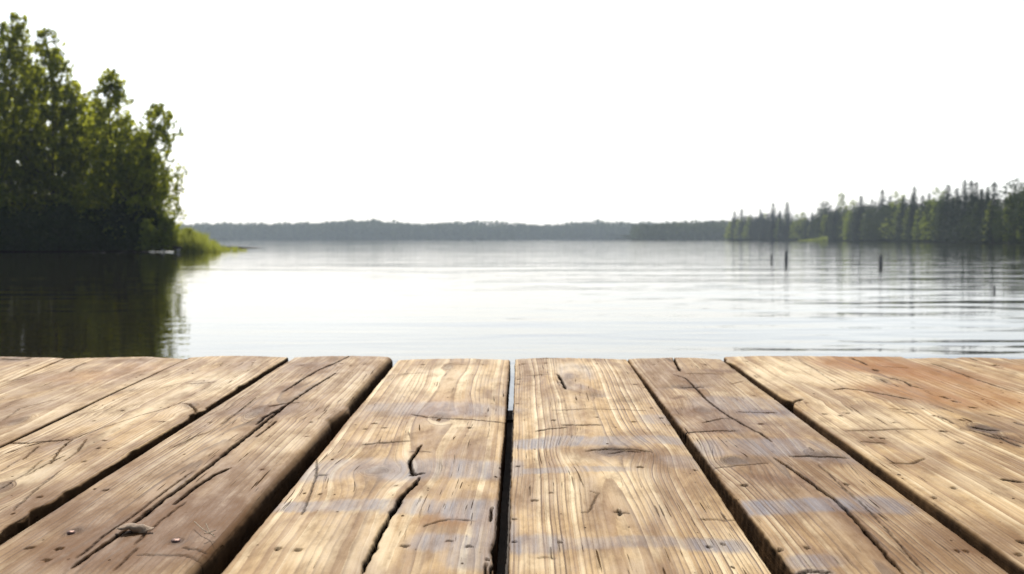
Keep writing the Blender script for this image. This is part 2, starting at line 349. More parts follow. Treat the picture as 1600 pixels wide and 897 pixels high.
# shaped stains, cross bands and patches: (centre, radii, strength, kind) kind: b bluish, r reddish, n brown, p pale, k knot-dark
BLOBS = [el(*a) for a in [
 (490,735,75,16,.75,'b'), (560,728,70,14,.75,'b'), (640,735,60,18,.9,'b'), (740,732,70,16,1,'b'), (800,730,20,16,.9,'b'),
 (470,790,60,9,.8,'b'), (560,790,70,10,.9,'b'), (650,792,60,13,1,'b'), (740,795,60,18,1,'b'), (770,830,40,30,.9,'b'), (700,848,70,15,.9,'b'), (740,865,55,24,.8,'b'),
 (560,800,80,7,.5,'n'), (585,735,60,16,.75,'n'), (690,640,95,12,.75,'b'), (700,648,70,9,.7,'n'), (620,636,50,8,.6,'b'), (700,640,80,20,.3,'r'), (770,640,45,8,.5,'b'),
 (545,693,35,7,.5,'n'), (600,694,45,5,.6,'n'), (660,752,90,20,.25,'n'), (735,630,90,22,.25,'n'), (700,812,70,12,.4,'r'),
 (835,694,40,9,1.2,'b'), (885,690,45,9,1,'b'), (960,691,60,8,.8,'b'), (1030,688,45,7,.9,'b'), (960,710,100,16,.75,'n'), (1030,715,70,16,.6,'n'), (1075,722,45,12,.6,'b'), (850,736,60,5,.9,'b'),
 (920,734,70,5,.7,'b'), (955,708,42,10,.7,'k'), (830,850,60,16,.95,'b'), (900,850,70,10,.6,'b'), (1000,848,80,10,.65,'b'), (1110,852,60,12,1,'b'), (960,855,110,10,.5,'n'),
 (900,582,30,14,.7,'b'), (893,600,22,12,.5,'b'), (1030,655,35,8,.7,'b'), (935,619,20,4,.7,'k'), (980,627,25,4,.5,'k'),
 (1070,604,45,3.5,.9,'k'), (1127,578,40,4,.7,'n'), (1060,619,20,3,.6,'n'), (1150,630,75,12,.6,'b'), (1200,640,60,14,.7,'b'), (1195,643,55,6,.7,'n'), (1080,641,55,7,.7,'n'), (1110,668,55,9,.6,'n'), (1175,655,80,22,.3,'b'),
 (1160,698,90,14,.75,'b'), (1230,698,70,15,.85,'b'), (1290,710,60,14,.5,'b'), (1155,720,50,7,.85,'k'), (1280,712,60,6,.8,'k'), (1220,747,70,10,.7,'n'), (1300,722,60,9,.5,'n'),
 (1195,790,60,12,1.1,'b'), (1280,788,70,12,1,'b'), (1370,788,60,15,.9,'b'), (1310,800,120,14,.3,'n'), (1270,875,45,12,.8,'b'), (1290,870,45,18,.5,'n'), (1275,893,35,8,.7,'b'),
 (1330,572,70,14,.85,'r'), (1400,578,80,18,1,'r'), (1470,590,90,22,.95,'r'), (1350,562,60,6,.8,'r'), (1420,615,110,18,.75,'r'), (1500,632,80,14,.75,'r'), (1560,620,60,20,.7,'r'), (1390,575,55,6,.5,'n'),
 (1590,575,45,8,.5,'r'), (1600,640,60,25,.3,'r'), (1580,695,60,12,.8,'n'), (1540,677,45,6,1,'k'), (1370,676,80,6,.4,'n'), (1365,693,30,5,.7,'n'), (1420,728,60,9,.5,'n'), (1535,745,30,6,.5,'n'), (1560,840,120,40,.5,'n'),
 (1250,580,60,20,.7,'p'), (1200,590,60,18,.5,'p'), (1350,660,120,20,.5,'p'), (1450,690,100,25,.35,'p'), (1310,600,60,9,.6,'p'), (1500,760,100,30,.2,'p'),
 (250,840,200,60,.75,'n'), (180,870,160,50,.45,'n'), (330,800,90,50,.7,'n'), (390,740,60,40,.45,'n'), (140,800,90,40,.5,'n'), (230,740,90,30,.35,'n'), (420,645,60,10,.85,'n'), (360,650,80,10,.4,'n'), (300,830,90,30,.5,'n'),
 (500,580,60,16,.45,'n'), (470,610,50,12,.4,'n'), (340,690,70,14,.4,'p'), (545,600,50,25,.35,'p'), (440,690,50,24,.45,'p'), (112,838,26,9,.85,'k'), (275,850,22,8,.8,'k'), (480,572,30,5,.5,'n'),
 (200,565,50,5,.85,'n'), (60,590,60,10,.4,'n'), (30,640,60,16,.5,'n'), (0,663,35,14,.7,'n'), (130,590,80,12,.4,'r'), (220,575,60,8,.3,'r'), (15,562,35,4,.9,'k'),
 (350,600,90,20,.5,'p'), (260,600,80,18,.5,'p'), (120,650,120,25,.3,'p'), (200,640,90,22,.35,'p'), (60,690,70,8,.5,'n'), (50,745,70,24,.45,'p'), (60,795,60,20,.6,'n'), (0,770,30,14,.7,'n'), (310,601,35,6,.5,'n'), (295,632,22,6,.6,'n'), (90,780,60,22,.35,'n'),
 (700,590,90,22,.6,'p'), (640,600,60,24,.4,'p'), (700,665,60,9,.5,'p'), (480,840,110,40,.3,'p'), (560,800,50,6,.7,'p'), (520,875,90,30,.35,'p'), (690,770,70,12,.35,'n'), (720,700,60,10,.3,'n'),
 (900,575,70,10,.5,'p'), (850,640,50,30,.2,'p'), (900,770,60,40,.45,'p'), (1000,760,50,50,.4,'p'), (930,800,25,70,.6,'n'), (900,718,30,10,.8,'p'), (840,880,50,18,.5,'p'), (1060,800,80,60,.3,'n'), (1160,860,60,40,.4,'p'), (970,770,20,60,.6,'p'), (1010,860,30,30,.5,'p'),
 (1090,590,60,20,.4,'n'), (1110,616,60,5,.6,'p'), (1010,600,30,25,.3,'n'), (1130,660,60,60,.3,'n'), (1240,760,120,60,.2,'n'), (1400,860,120,40,.3,'n'), (1160,760,40,14,.4,'p')]]
KNOTS = [(*L(958,707), .036, .038), (*L(590,737), .034, .035), (*L(1150,720), .022, .04), (*L(0,768), .022, .05), (*L(1540,678), .03, .08),
         (*L(1100,641), .02, .04), (*L(112,838), .010, .018), (*L(1280,713), .02, .05), (*L(690,655), .03, .07), (*L(700,575), .02, .06), (*L(890,590), .018, .07), (*L(400,650), .02, .08),
         (*L(210,840), .012, .02), (*L(275,851), .008, .014), (*L(30,660), .02, .06), (*L(1380,600), .015, .08), (*L(300,635), .014, .03)]

# plank: name, far-left, near-left, far-right, near-right (photo points), label, params
PLANKS = [
 dict(k='A', l=None, r=((100,558.5),(0,600.5)), w=.33, sp=.007, ls=.35, dark=.10, rr=.003, label='narrow sliver of pale plank at the far left corner of the dock'),
 dict(k='B', l=((100,558.5),(0,600.5)), r=((291,559),(0,696)), sp=.006, ls=.45, dark=.12, rr=.003, label='honey coloured plank with fine cracks, second from the left edge of the dock'),
 dict(k='C', l=((294,559),(0,699)), r=((447,560),(0,834)), sp=.0058, ls=1.0, dark=.08, rr=.004, label='pale plank with a ragged notched right edge and a forked crack'),
 dict(k='D', l=((456,561),(0,851)), r=((611,561),(305,890)), sp=.0058, ls=1.0, dark=.36, rr=.014, label='brown plank with a long deep split, two rusty nail heads and a rounded right edge'),
 dict(k='E', l=((620,563),(340,897)), r=((797,561),(770,897)), sp=.0085, ls=.72, dark=.0, rr=.005, label='cream plank with blue grey cross bands and a jagged black crack, left of the narrow centre gap'),
 dict(k='F', l=((805,560),(794,897)), r=((979,560),(1209,897)), sp=.0054, ls=1.15, dark=.0, rr=.003, label='pale plank with strong curving dark grain lines round an oval knot, right of the narrow centre gap'),
 dict(k='G', l=((981,559),(1246,897)), r=((1127,559),(1584,896)), sp=.0046, ls=1.05, dark=.36, rr=.005, label='tan plank with oval dark hollows, a bluish band and one long diagonal crack'),
 dict(k='H', l=((1132,560),(1606,896)), r=((1419,563),(1600,628)), sp=.0064, ls=.6, dark=.02, rr=.005, label='very wide pale plank with a rust red stain at its far end and scattered nail holes'),
 dict(k='I', l=((1420,563),(1600,628.6)), r=((1574,559.5),(1600,566)), sp=.007, ls=.4, dark=.12, rr=.004, label='tan plank behind the rust stained wide one at the right of the dock'),
 dict(k='J', l=((1575,559.5),(1600,566)), r=None, w=.33, sp=.007, ls=.4, dark=.2, rr=.003, label='narrow sliver of plank at the far right corner of the dock'),
]
Y_END = L(800, 559)[1]
T_PL = .055
def edge_fn(e):
    (x1, y1), (x2, y2) = L(*e[0]), L(*e[1])
    return lambda y: x1+(x2-x1)*(y-y1)/(y2-y1)

def seg_dist(x, y, pts):
    best = np.full(x.shape, 1e9)
    tip = np.zeros(x.shape)
    n = len(pts)-1
    for i in range(n):
        ax, ay = pts[i]; bx, by = pts[i+1]
        dx, dy = bx-ax, by-ay; l2 = dx*dx+dy*dy+1e-12
        t = np.clip(((x-ax)*dx+(y-ay)*dy)/l2, 0, 1)
        d = np.hypot(x-ax-t*dx, y-ay-t*dy)
        m = d < best
        best = np.where(m, d, best); tip = np.where(m, (i+t)/n, tip)
    return best, tip

def build_plank(idx, P):
    k = P['k']; rng = np.random.RandomState(50+idx)
    fl = edge_fn(P['l']) if P['l'] else None
    fr = edge_fn(P['r']) if P['r'] else None
    if fl is None: f0 = fr; fl = lambda y: f0(y)-P['w']
    if fr is None: f1 = fl; fr = lambda y: f1(y)+P['w']
    seam_l = k in 'BI' or k == 'J'; seam_r = k in 'AH' or k == 'I'
    yend = Y_END+{'A': .004, 'B': .0, 'C': .006, 'D': .0, 'E': -.022, 'F': -.008, 'G': .006, 'H': .0, 'I': .004, 'J': .0}[k]
    if k in 'ABIJ': step_near = 1.6
    else: step_near = .98
    ys = np.concatenate([np.linspace(-.7, step_near, 36)[:-1], np.arange(step_near, yend-.004, .0036), [yend]])
    xl = fl(ys); xr = fr(ys)
    # edges wander a little, with nicks
    amp = {'C': .0015, 'F': .0008, 'E': .001, 'G': .0022, 'H': .002}.get(k, .0012)
    wob = lambda s: amp*1.6*fbm(ys*3, ys*0+s, s, 4)+amp*.35*noise2(ys*60, ys*0+s, s+3)
    xl = xl+wob(idx*3+1)*(0 if seam_l else 1)+.0008*(1 if seam_l else 0)
    xr = xr+wob(idx*3+2)*(0 if seam_r else 1)-.0008*(1 if seam_r else 0)
    if k == 'C':
        for (px, py, a, s) in [(306,648,.010,.02), (245,706,.007,.018), (115,768,.006,.015), (60,797,.012,.02), (20,822,.009,.02), (385,604,.006,.02)]:
            xr -= .7*a*np.exp(-((ys-L(px, py)[1])/s)**2)
        xr += .006*np.exp(-((ys-L(318,640)[1])/.015)**2)
    if k == 'D':
        xr -= .006*np.exp(-((ys-L(513,657)[1])/.02)**2)
        xr += .010*np.exp(-((ys-L(540,640)[1])/.04)**2)
    if k == 'H':
        for (px, py, a, s) in [(1142,566,-.008,.03), (1207,630,.012,.025)]:
            xl += a*np.exp(-((ys-L(px, py)[1])/s)**2)
    if k == 'E':
        for (px, py, a, s) in [(772,856,.004,.03)]:
            xr -= a*np.exp(-((ys-L(px, py)[1])/s)**2)
    rr = P['rr']; rl = .0035 if k in 'EF' else .005
    wid = float(np.mean(xr-xl))
    nx = max(20, int(wid/(.0015 if k in 'CDEFG' else .0021)))
    cols = []          # (type, a, z)
    zs = [-T_PL, -T_PL*.8, -T_PL*.6, -T_PL*.42, -T_PL*.3, -rl*1.4]
    for z in zs: cols.append(('L', 0.0, z))
    for a in (15, 35, 55, 75): cols.append(('L', rl*(1-math.cos(math.radians(a))), -rl*(1-math.sin(math.radians(a)))))
    for s in np.linspace(0, 1, nx): cols.append(('M', s, 0))
    for a in (75, 60, 45, 30, 15): cols.append(('R', rr*(1-math.cos(math.radians(a))), -rr*(1-math.sin(math.radians(a)))))
    for z in [-max(rr*1.15, T_PL*.12)]+[-T_PL*f for f in (.36, .5, .65, .8, 1.0)]: cols.append(('R', 0.0, z))
    nC = len(cols); nR = len(ys)
    X = np.zeros((nR, nC)); Y = np.repeat(ys[:, None], nC, 1); Z = np.zeros((nR, nC)); side = np.zeros((nR, nC)); topw = np.ones((nR, nC))
    for j, (t, a, z) in enumerate(cols):
        if t == 'L': X[:, j] = xl+a; Z[:, j] = z
        elif t == 'R': X[:, j] = xr-a; Z[:, j] = z
        else: X[:, j] = xl+rl+(xr-rr-xl-rl)*a
        r_ = rl if t == 'L' else rr
        if t != 'M':
            f = min(1, -z/(r_*.85)); side[:, j] = f; topw[:, j] = max(0, 1-f)
    # side faces are rough-sawn and weathered
    sn = .0022*fbm(Y*14, Z*90+idx*7, idx+20, 4)+.0012*noise2(Y*70, Z*250, idx+31)
    sgn = np.where(X > (xl+xr)[:, None]/2, 1.0, -1.0)
    X = X+sgn*sn*side*(.3 if (seam_l or seam_r) else 1.0)
    if k == 'C': X = X-sgn*side*.004*(Z/-T_PL)
    x, y = X, Y
    # ---- grain coordinates
    xc0 = .5*(xl+xr)[:, None]
    flow = .012*fbm(y*1.1, x*0+idx, idx+9, 3)
    xe = x-flow
    for (kx, ky, a, b) in KNOTS:
        d2 = ((x-kx)/(a*1.9))**2+((y-ky)/(b*2.4))**2
        xe = kx+(xe-kx)*(1-.80*np.exp(-d2)) if True else xe
    xe = xe+.0016*fbm(x*26, y*5, idx+61, 3)
    off = {'E': .06, 'F': -.005, 'G': -.09, 'H': .12, 'D': -.05, 'C': .10, 'B': -.1}.get(k, .05)
    pith = .018+.035*(.5+.9*fbm(y*.9, y*0, idx+40, 2))+.012*(y-1.5)*(1 if idx % 2 else -1)
    rad = np.sqrt((xe-xc0-off*wid)**2+pith**2)
    ring = rad/P['sp']+.5*fbm(x*14, y*1.5, idx+70, 3)
    knot = np.zeros_like(x); kz = np.zeros_like(x)
    for (kx, ky, a, b) in KNOTS:
        dd = np.sqrt(((x-kx)/a)**2+((y-ky)/b)**2)+.12*noise2(x*60, y*30, 5)
        m = sstep(1.05, .55, dd)
        ring = ring*(1-m)+(dd*a/.0045)*m
        knot = np.maximum(knot, m*.62*(sstep(1.0, .25, dd)))
        kz += .0022*np.exp(-(dd/1.2)**2)-.0016*np.exp(-(dd/.45)**2)
    # ---- stains, cross bands and patches
    lay = {c: np.zeros_like(x) for c in 'brnpk'}
    wx = x+.010*fbm(x*22, y*9, idx+80, 4); wy = y+.030*fbm(x*14+5, y*9, idx+90, 4)+.016*noise2(xe*150, y*4, idx+91)+.010*noise2(xe*420, y*7, idx+92)
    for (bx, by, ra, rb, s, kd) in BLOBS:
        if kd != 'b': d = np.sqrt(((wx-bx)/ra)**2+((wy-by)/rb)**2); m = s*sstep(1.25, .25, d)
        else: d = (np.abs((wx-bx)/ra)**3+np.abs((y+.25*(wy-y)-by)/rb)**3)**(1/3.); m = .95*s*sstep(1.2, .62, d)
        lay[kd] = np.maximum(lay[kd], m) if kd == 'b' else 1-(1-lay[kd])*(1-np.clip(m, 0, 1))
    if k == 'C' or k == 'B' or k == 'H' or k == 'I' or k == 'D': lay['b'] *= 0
    brown = np.clip(lay['n']*.80+P['dark']+.10*fbm(x*5, y*2, idx+15, 3), 0, 1)
    pale = np.clip(lay['p']+.25*sstep(.1, .45, fbm(x*7+9, y*1.6, idx+16, 3)), 0, 1)
    knot = np.clip(knot+lay['k']*.8, 0, 1)
    # ---- cracks and holes
    crack = np.zeros_like(x); cz = np.zeros_like(x)
    jx = x+.0012*noise2(x*70, y*55, idx+3)+.0007*noise2(x*10, y*160, idx+4); jy = y+.002*noise2(x*60, y*40, idx+5)
    for (pts, wd, dep, dk) in CRACKS.get(k, []):
        mn = pts.min(0)-.03; mx = pts.max(0)+.03
        sel = (x > mn[0]) & (x < mx[0]) & (y > mn[1]) & (y < mx[1])
        if not sel.any(): continue
        d, t = seg_dist(jx[sel], jy[sel], pts)
        # a crack seen foreshortened is as wide in metres along the depth as the step between rows allows
        taper = np.clip(np.minimum(t, 1-t)*7+.35, 0, 1)*(1+.35*noise2(y[sel]*45, x[sel]*9, idx))
        wd = wd*(.7 if k == 'C' else 1)
        wv = np.minimum(wd, .0028+.35*np.maximum(wd-.0028, 0))*.55*taper+.0003
        e = np.exp(-(d/wv)**2)
        crack[sel] = np.maximum(crack[sel], min(1, dk*1.1)*np.clip(2.2*np.exp(-(d/(wv*1.25))**2), 0, 1)); cz[sel] = np.maximum(cz[sel], dep*e)
        halo = .22*dk*np.exp(-(d/(wd*3.2+.002))**2); brown[sel] = np.clip(brown[sel]+halo, 0, 1)
    for (hx, hy, r) in HOLES:
        sel = (np.abs(x-hx) < .03) & (np.abs(y-hy) < .03)
        if not sel.any(): continue
        r = r*(.75+.6*((hx*913.7) % 1)); ax = .7+.7*((hy*517.3) % 1)
        d = np.hypot((x[sel]-hx)/ax, y[sel]-hy)+.0012*noise2(x[sel]*300, y[sel]*200, 9)
        e = sstep(r*1.0, r*.55, d)
        crack[sel] = np.maximum(crack[sel], .95*e); cz[sel] = np.maximum(cz[sel], .006*e)
        brown[sel] = np.clip(brown[sel]+.30*np.exp(-(d/(r*2.4))**2), 0, 1)
    # ---- relief
    relief = .0030*fbm(x*5, y*1.3, idx+1, 3)+.0011*fbm(x*22, y*5, idx+2, 4)+.0007*fbm(xe*120, y*7, idx+6, 3)
    if k in 'CD': relief += .0008*fbm(xe*70, y*6, idx+66, 3)
    fr_ = ring-np.floor(ring)
    relief += .00022*P['ls']*np.sin(ring*2*np.pi)
    for (bx, by, ra, rb, s, kd) in BLOBS:
        if kd == 'k': relief -= .0022*np.exp(-(((x-bx)/ra)**2+((y-by)/rb)**2)*1.2)
    crown = -.0035*(2*(x-xc0)/wid)**2+.001
    Z = Z+topw*(relief+kz+crown-cz)+(1-topw)*(-.002)
    off_z = {'D': .004, 'H': .005, 'G': -.001, 'C': .003, 'E': .0, 'F': .001, 'B': .001}.get(k, 0)
    Z += off_z
    # slight end rounding
    er = sstep(yend-.004, yend, Y); Z -= er*.0012*topw
    verts = np.stack([X, Y, Z], -1).reshape(-1, 3)
    ii = np.arange(nR-1)[:, None]*nC+np.arange(nC-1)[None, :]
    q = np.stack([ii, ii+1, ii+1+nC, ii+nC], -1).reshape(-1, 4)
    # underside
    i0 = np.arange(nR-1)*nC
    qb = np.stack([i0+nC-1, i0, i0+nC, i0+nC+nC-1], -1)
    # ends: a ring copied at the far end closed by a strip
    base = (nR-1)*nC
    e1 = verts[base:base+nC].copy(); e1[:, 1] -= 0.0
    bot = e1.copy(); bot[:, 2] = -T_PL+off_z-.002
    nv = len(verts)
    verts = np.vstack([verts, e1, bot])
    j = np.arange(nC-1)
    qe = np.stack([nv+j, nv+j+1, nv+nC+j+1, nv+nC+j], -1)
    me = np_mesh('plank', verts, np.vstack([q, qb, qe]), M_WOOD, True)
    n_all = len(verts)
    def full(a, fillv): return np.concatenate([a.ravel(), np.full(n_all-a.size, fillv)])
    at = me.attributes.new('ring', 'FLOAT', 'POINT'); at.data.foreach_set('value', full(ring, 1.5).astype(np.float32))
    ls = P['ls']*np.clip(.75+.9*fbm(x*6, y*1.2, idx+33, 3), .15, 1.4)
    if k == 'F': ls = ls*(1-.85*np.exp(-((xe-xc0+.012)/.022)**4))
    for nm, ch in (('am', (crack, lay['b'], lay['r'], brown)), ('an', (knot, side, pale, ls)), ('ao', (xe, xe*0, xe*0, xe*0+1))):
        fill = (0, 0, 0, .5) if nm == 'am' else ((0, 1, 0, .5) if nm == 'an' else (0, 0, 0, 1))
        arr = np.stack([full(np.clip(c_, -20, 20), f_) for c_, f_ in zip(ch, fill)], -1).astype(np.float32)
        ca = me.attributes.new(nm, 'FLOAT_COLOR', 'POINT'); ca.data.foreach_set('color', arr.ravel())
    o = mobj('plank', me, dock)
    o['label'] = P['label']
    return o

plank = {}
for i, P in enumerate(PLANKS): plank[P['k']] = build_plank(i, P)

# ------------------------------------------------------------------ dock underframe
def box_mesh(name, x0, x1, y0, y1, z0, z1, mat, jit=.003, seed=0):
    r = random.Random(seed); n = 24
    vs = []; fs = []
    for i in range(n+1):
        t = i/n; x = x0+(x1-x0)*t
        j = [r.uniform(-jit, jit) for _ in range(4)]
        vs += [(x, y0+j[0], z0+j[1]), (x, y1+j[1], z0+j[2]), (x, y1+j[2], z1), (x, y0+j[3], z1)]
    for i in range(n):
        b = i*4
        for a in range(4): fs.append((b+a, b+(a+1) % 4, b+4+(a+1) % 4, b+4+a))
    fs += [(3, 2, 1, 0), (n*4, n*4+1, n*4+2, n*4+3)]
    me = np_mesh(name, vs, fs, mat); return me
M_BEAM = simple('dark_damp_beam_wood', (.055, .04, .028), .85, 0, .4, 14, .004)
xA, xJ = L(-260, 600)[0], 1.75
for i, yb in enumerate((2.16, 1.18, .2, -.5)):
    mobj('cross_beam', box_mesh('cross_beam', -1.40, 1.50, yb, yb+.10, -T_PL-.006-.17, -T_PL-.006, M_BEAM, .002, i), dock)
mobj('gap_block_stringer', box_mesh('gap_block_stringer', -.10, .06, -.6, 2.15, -T_PL-.006-.165, -T_PL-.010, M_BEAM, .001, 9), dock)  # unseen beam added under the centre gap to block bright water below
def cyl(p0, p1, r0, r1, n=14, jit=0, seed=0):
    p0 = np.array(p0, float); p1 = np.array(p1, float); d = p1-p0; d /= np.linalg.norm(d)
    a = np.cross(d, [1, 0, 0] if abs(d[0]) < .9 else [0, 1, 0]); a /= np.linalg.norm(a); b = np.cross(d, a)
    an_ = np.linspace(0, 2*np.pi, n, endpoint=False)
    c = np.cos(an_)[:, None]*a+np.sin(an_)[:, None]*b
    v = np.vstack([p0+c*r0, p1+c*r1]); j = np.arange(n)
    f = np.stack([j, (j+1) % n, n+(j+1) % n, n+j], -1)
    return v, f
for (xp, yb) in ((-1.1, 2.21), (1.1, 2.21), (-1.1, .25), (1.1, .25)):
    v, f = cyl((xp, yb, -2.2), (xp, yb, -T_PL-.18), .075, .075)
    mobj('post', np_mesh('post', v, f, M_BEAM, True), dock)

# rusty nail heads (children of their plank) and the loose chip of bark
M_RUST = simple('rusty_nail_head', (.17, .095, .07), .55, .5, .5, 300, .0004)
def nail(px, py, r, pk):
    x, y = L(px, py); vs = [(0, 0, .0014)]; n = 16; f = []
    for ri, z in ((.55, .0013), (.92, .0006), (1.0, -.004)):
        for i in range(n):
            a = 2*math.pi*i/n; vs.append((r*ri*math.cos(a), r*ri*1.0*math.sin(a), z+.0004*math.sin(3*a)))
    tris = [(0, 1+i, 1+(i+1) % n) for i in range(n)]
    me = bpy.data.meshes.new('nail_head')
    fs = tris[:]
    for k_ in range(2):
        b = 1+k_*n
        fs += [(b+i, b+n+i, b+n+(i+1) % n, b+(i+1) % n) for i in range(n)]
    me.from_pydata(vs, [], fs); me.materials.append(M_RUST)
    for p_ in me.polygons: p_.use_smooth = True
    o = mobj('nail_head', me, plank[pk], (x, y, .0045 if pk == 'D' else .001))
    return o
nail(111, 837, .0050, 'D'); nail(275, 850, .0058, 'D')

def deck_world(px, py, dz=0.0):
    x, y = L(px, py); return DORG+Dx*x+Dy*y+Dz*dz
M_BARK = simple('pale_bark_flake', (.24, .17, .11), .8, 0, .45, 160, .002)
def bark_chip():
    n, m = 18, 10; vs = []; fs = []
    for i in range(n+1):
        t = i/n
        for j in range(m):
            a = 2*math.pi*j/m
            rad = (.0075*math.sin(math.pi*min(max(t, .04), .96))**.7)*(1+.35*math.sin(7*t+2*a)+.15*math.sin(19*t+a))
            vs.append(((t-.5)*.042+.002*math.sin(a), rad*math.cos(a)*1.5, .0045+.55*rad*math.sin(a)+.002*math.sin(6*t)))
    for i in range(n):
        for j in range(m): fs.append((i*m+j, i*m+(j+1) % m, (i+1)*m+(j+1) % m, (i+1)*m+j))
    me = np_mesh('bark_chip', vs, fs, M_BARK, True)
    o = mobj('bark_chip', me); o.matrix_world = Matrix.Translation(deck_world(211, 839, .0065)) @ dock.matrix_world.to_3x3().to_4x4()
    tag(o, 'small knobbly pale bark flake at the end of the long split in the brown plank', 'bark chip')
bark_chip()
M_STRAW = simple('dry_straw', (.36, .28, .18), .7, 0, .2, 50)
def straw():
    vs = []; fs = []
    strands = [[(304,830,.012),(315,838,.010),(325,843,.008),(334,847,.009)], [(320,849,.012),(330,844,.010),(338,842,.011)], [(322,838,.016),(328,844,.009),(336,849,.008)]]
    for st in strands:
        P_ = [deck_world(*p) for p in st]
        for a, b in zip(P_[:-1], P_[1:]):
            v, f = cyl(a, b, .0006, .0005, 6); o_ = len(vs); vs += v.tolist(); fs += (f+o_).tolist()
    me = np_mesh('straw', vs, fs, M_STRAW, True); o = mobj('straw', me)
    tag(o, 'thin dry wisp of straw caught near the rounded edge of the brown plank', 'straw')
straw()

# ------------------------------------------------------------------ water
def water_material():
    T = NT('lake_water'); g = T.n('NewGeometry'); pos = g.outputs['Position']
    sepx = T.n('SeparateXYZ', ins={0: pos}); X, Y = sepx.outputs[0], sepx.outputs[1]
    dist = T.math('MAXIMUM', Y, 2.0)
    lat = T.math('DIVIDE', X, dist)
    n1 = T.noise(T.mapping(pos, (.55, 1.7, 1), rot=(0, 0, math.radians(-13))), 1, 2, .45, .3)
    n2 = T.noise(T.mapping(pos, (.9, 4.2, 1), rot=(0, 0, math.radians(-14)), loc=(4, 7, 0)), 1, 2, .5, .4)
    n3 = T.noise(T.mapping(pos, (.10, .34, 1), rot=(0, 0, math.radians(-8)), loc=(14, 3, 0)), 1, 2, .5)
    patch = T.noise(T.mapping(pos, (.018, .05, 1), loc=(2, 5, 0)), 1, 2, .5)
    calm = T.smooth(lat, -.46, .30, .28, .85)
    calm = T.math('MULTIPLY', calm, T.smooth(patch, .3, .7, .6, 1.25))
    n1 = T.math('MULTIPLY', n1, T.smooth(Y, 9, 30, 1.3, 1.2))
    h = T.math('ADD', T.math('MULTIPLY', n1, .016), T.math('MULTIPLY', n2, .0030))
    h = T.math('ADD', h, T.math('MULTIPLY', n3, .075))
    h = T.math('MULTIPLY', h, calm)
    bm = T.n('Bump', ins={'Strength': 1.0, 'Distance': 1.0, 'Height': h})
    bs = T.n('BsdfPrincipled', ins={'Base Color': (.013, .010, .005), 'Roughness': .03, 'IOR': 1.34, 'Normal': bm.outputs[0]})
    T.t.links.new(bs.outputs[0], T.out.inputs[0]); return T.m
M_WATER = water_material()
v = [(-1900, -140, 0), (1900, -140, 0), (1900, 1950, 0), (-1900, 1950, 0)]
o = mobj('lake_water', np_mesh('lake_water', v, [(0, 1, 2, 3)], M_WATER)); tag(o, kind='structure')

# ------------------------------------------------------------------ land
M_SOIL = simple('shore_soil', (.03, .026, .014), .9, 0, .4, .6)
M_FLOOR = simple('forest_floor', (.018, .022, .010), .95, 0, .4, .2)
def mound(name, cx, cy, rx, ry, hgt, mat, n=72, rings=10, seed=1, ex=2.6):
    vs = [(cx, cy, hgt)]; fs = []
    for r in range(1, rings+1):
        t = r/rings
        for i in range(n):
            a = 2*math.pi*i/n
            c, s = math.cos(a), math.sin(a)
            k_ = (abs(c)**ex+abs(s)**ex)**(-1/ex)
            k_ *= 1+.04*float(noise2(c*3+seed, s*3+seed, seed))
            z = hgt*(1-t**3)-.35*t**6+.05*float(noise2(c*9*t+3, s*9*t, seed))
            vs.append((cx+rx*k_*c*t, cy+ry*k_*s*t, z))
    tris = [(0, 1+i, 1+(i+1) % n) for i in range(n)]
    for r in range(rings-1):
        b = 1+r*n
        fs += [(b+i, b+n+i, b+n+(i+1) % n, b+(i+1) % n) for i in range(n)]
    me = bpy.data.meshes.new(name); me.from_pydata(vs, [], tris+fs); me.materials.append(mat)
    for p_ in me.polygons: p_.use_smooth = True
    o = mobj(name, me); tag(o, kind='structure'); return o
mound('left_bank', -67.6, 100, 46.5, 26.0, .5, M_SOIL, seed=2, ex=5)

SHORE = [(1700, 150), (1650, 185), (1600, 212), (1530, 250), (1465, 320), (1400, 395), (1340, 450), (1280, 520), (1235, 585), (1180, 640), (1135, 690), (1125, 800)]
def shore_pt(px):
    for (a, da), (b, db) in zip(SHORE[:-1], SHORE[1:]):
        if b <= px <= a:
            t = (a-px)/(a-b); return da+(db-da)*t
    return SHORE[0][1] if px > SHORE[0][0] else SHORE[-1][1]
def right_ground():
    vs = []; fs = []; pxs = list(np.linspace(1900, 1128, 70)); K = [(0, -.4), (1.5, .15), (4, .35), (12, .7), (40, 1.4), (140, 3)]
    for px in pxs:
        d = shore_pt(px)*(1+.006*float(noise2(px*.05, 1, 3)))
        for (b, z) in K:
            x, y, _ = ground(px, d); vs.append((x+b*.45, y+b, z))
    m = len(K)
    for i in range(len(pxs)-1):
        for j in range(m-1): fs.append((i*m+j, i*m+j+1, (i+1)*m+j+1, (i+1)*m+j))
    o = mobj('right_shore', np_mesh('right_shore', vs, fs, M_FLOOR, True)); tag(o, kind='structure')
right_ground()
def strip_land(name, x0, x1, yfun, depth, hgt, n=60):
    vs = []; fs = []; K = [(0, -.5), (.03, .6), (.15, hgt*.3), (.4, hgt*.8), (1, hgt)]
    for i in range(n+1):
        x = x0+(x1-x0)*i/n; y = yfun(x)
        for (b, z) in K: vs.append((x, y+b*depth, z))
    m = len(K)
    for i in range(n):
        for j in range(m-1): fs.append((i*m+j, i*m+j+1, (i+1)*m+j+1, (i+1)*m+j))
    o = mobj(name, np_mesh(name, vs, fs, M_FLOOR, True)); tag(o, kind='structure')
far_y = lambda x: 1400+18*math.sin(x*.006)+10*math.sin(x*.017+1)
strip_land('far_shore', -1850, 1850, far_y, 480, 12)
head_y = lambda x: 900+((x-105)/120)**2*20
strip_land('headland', 106, 620, head_y, 300, 6)

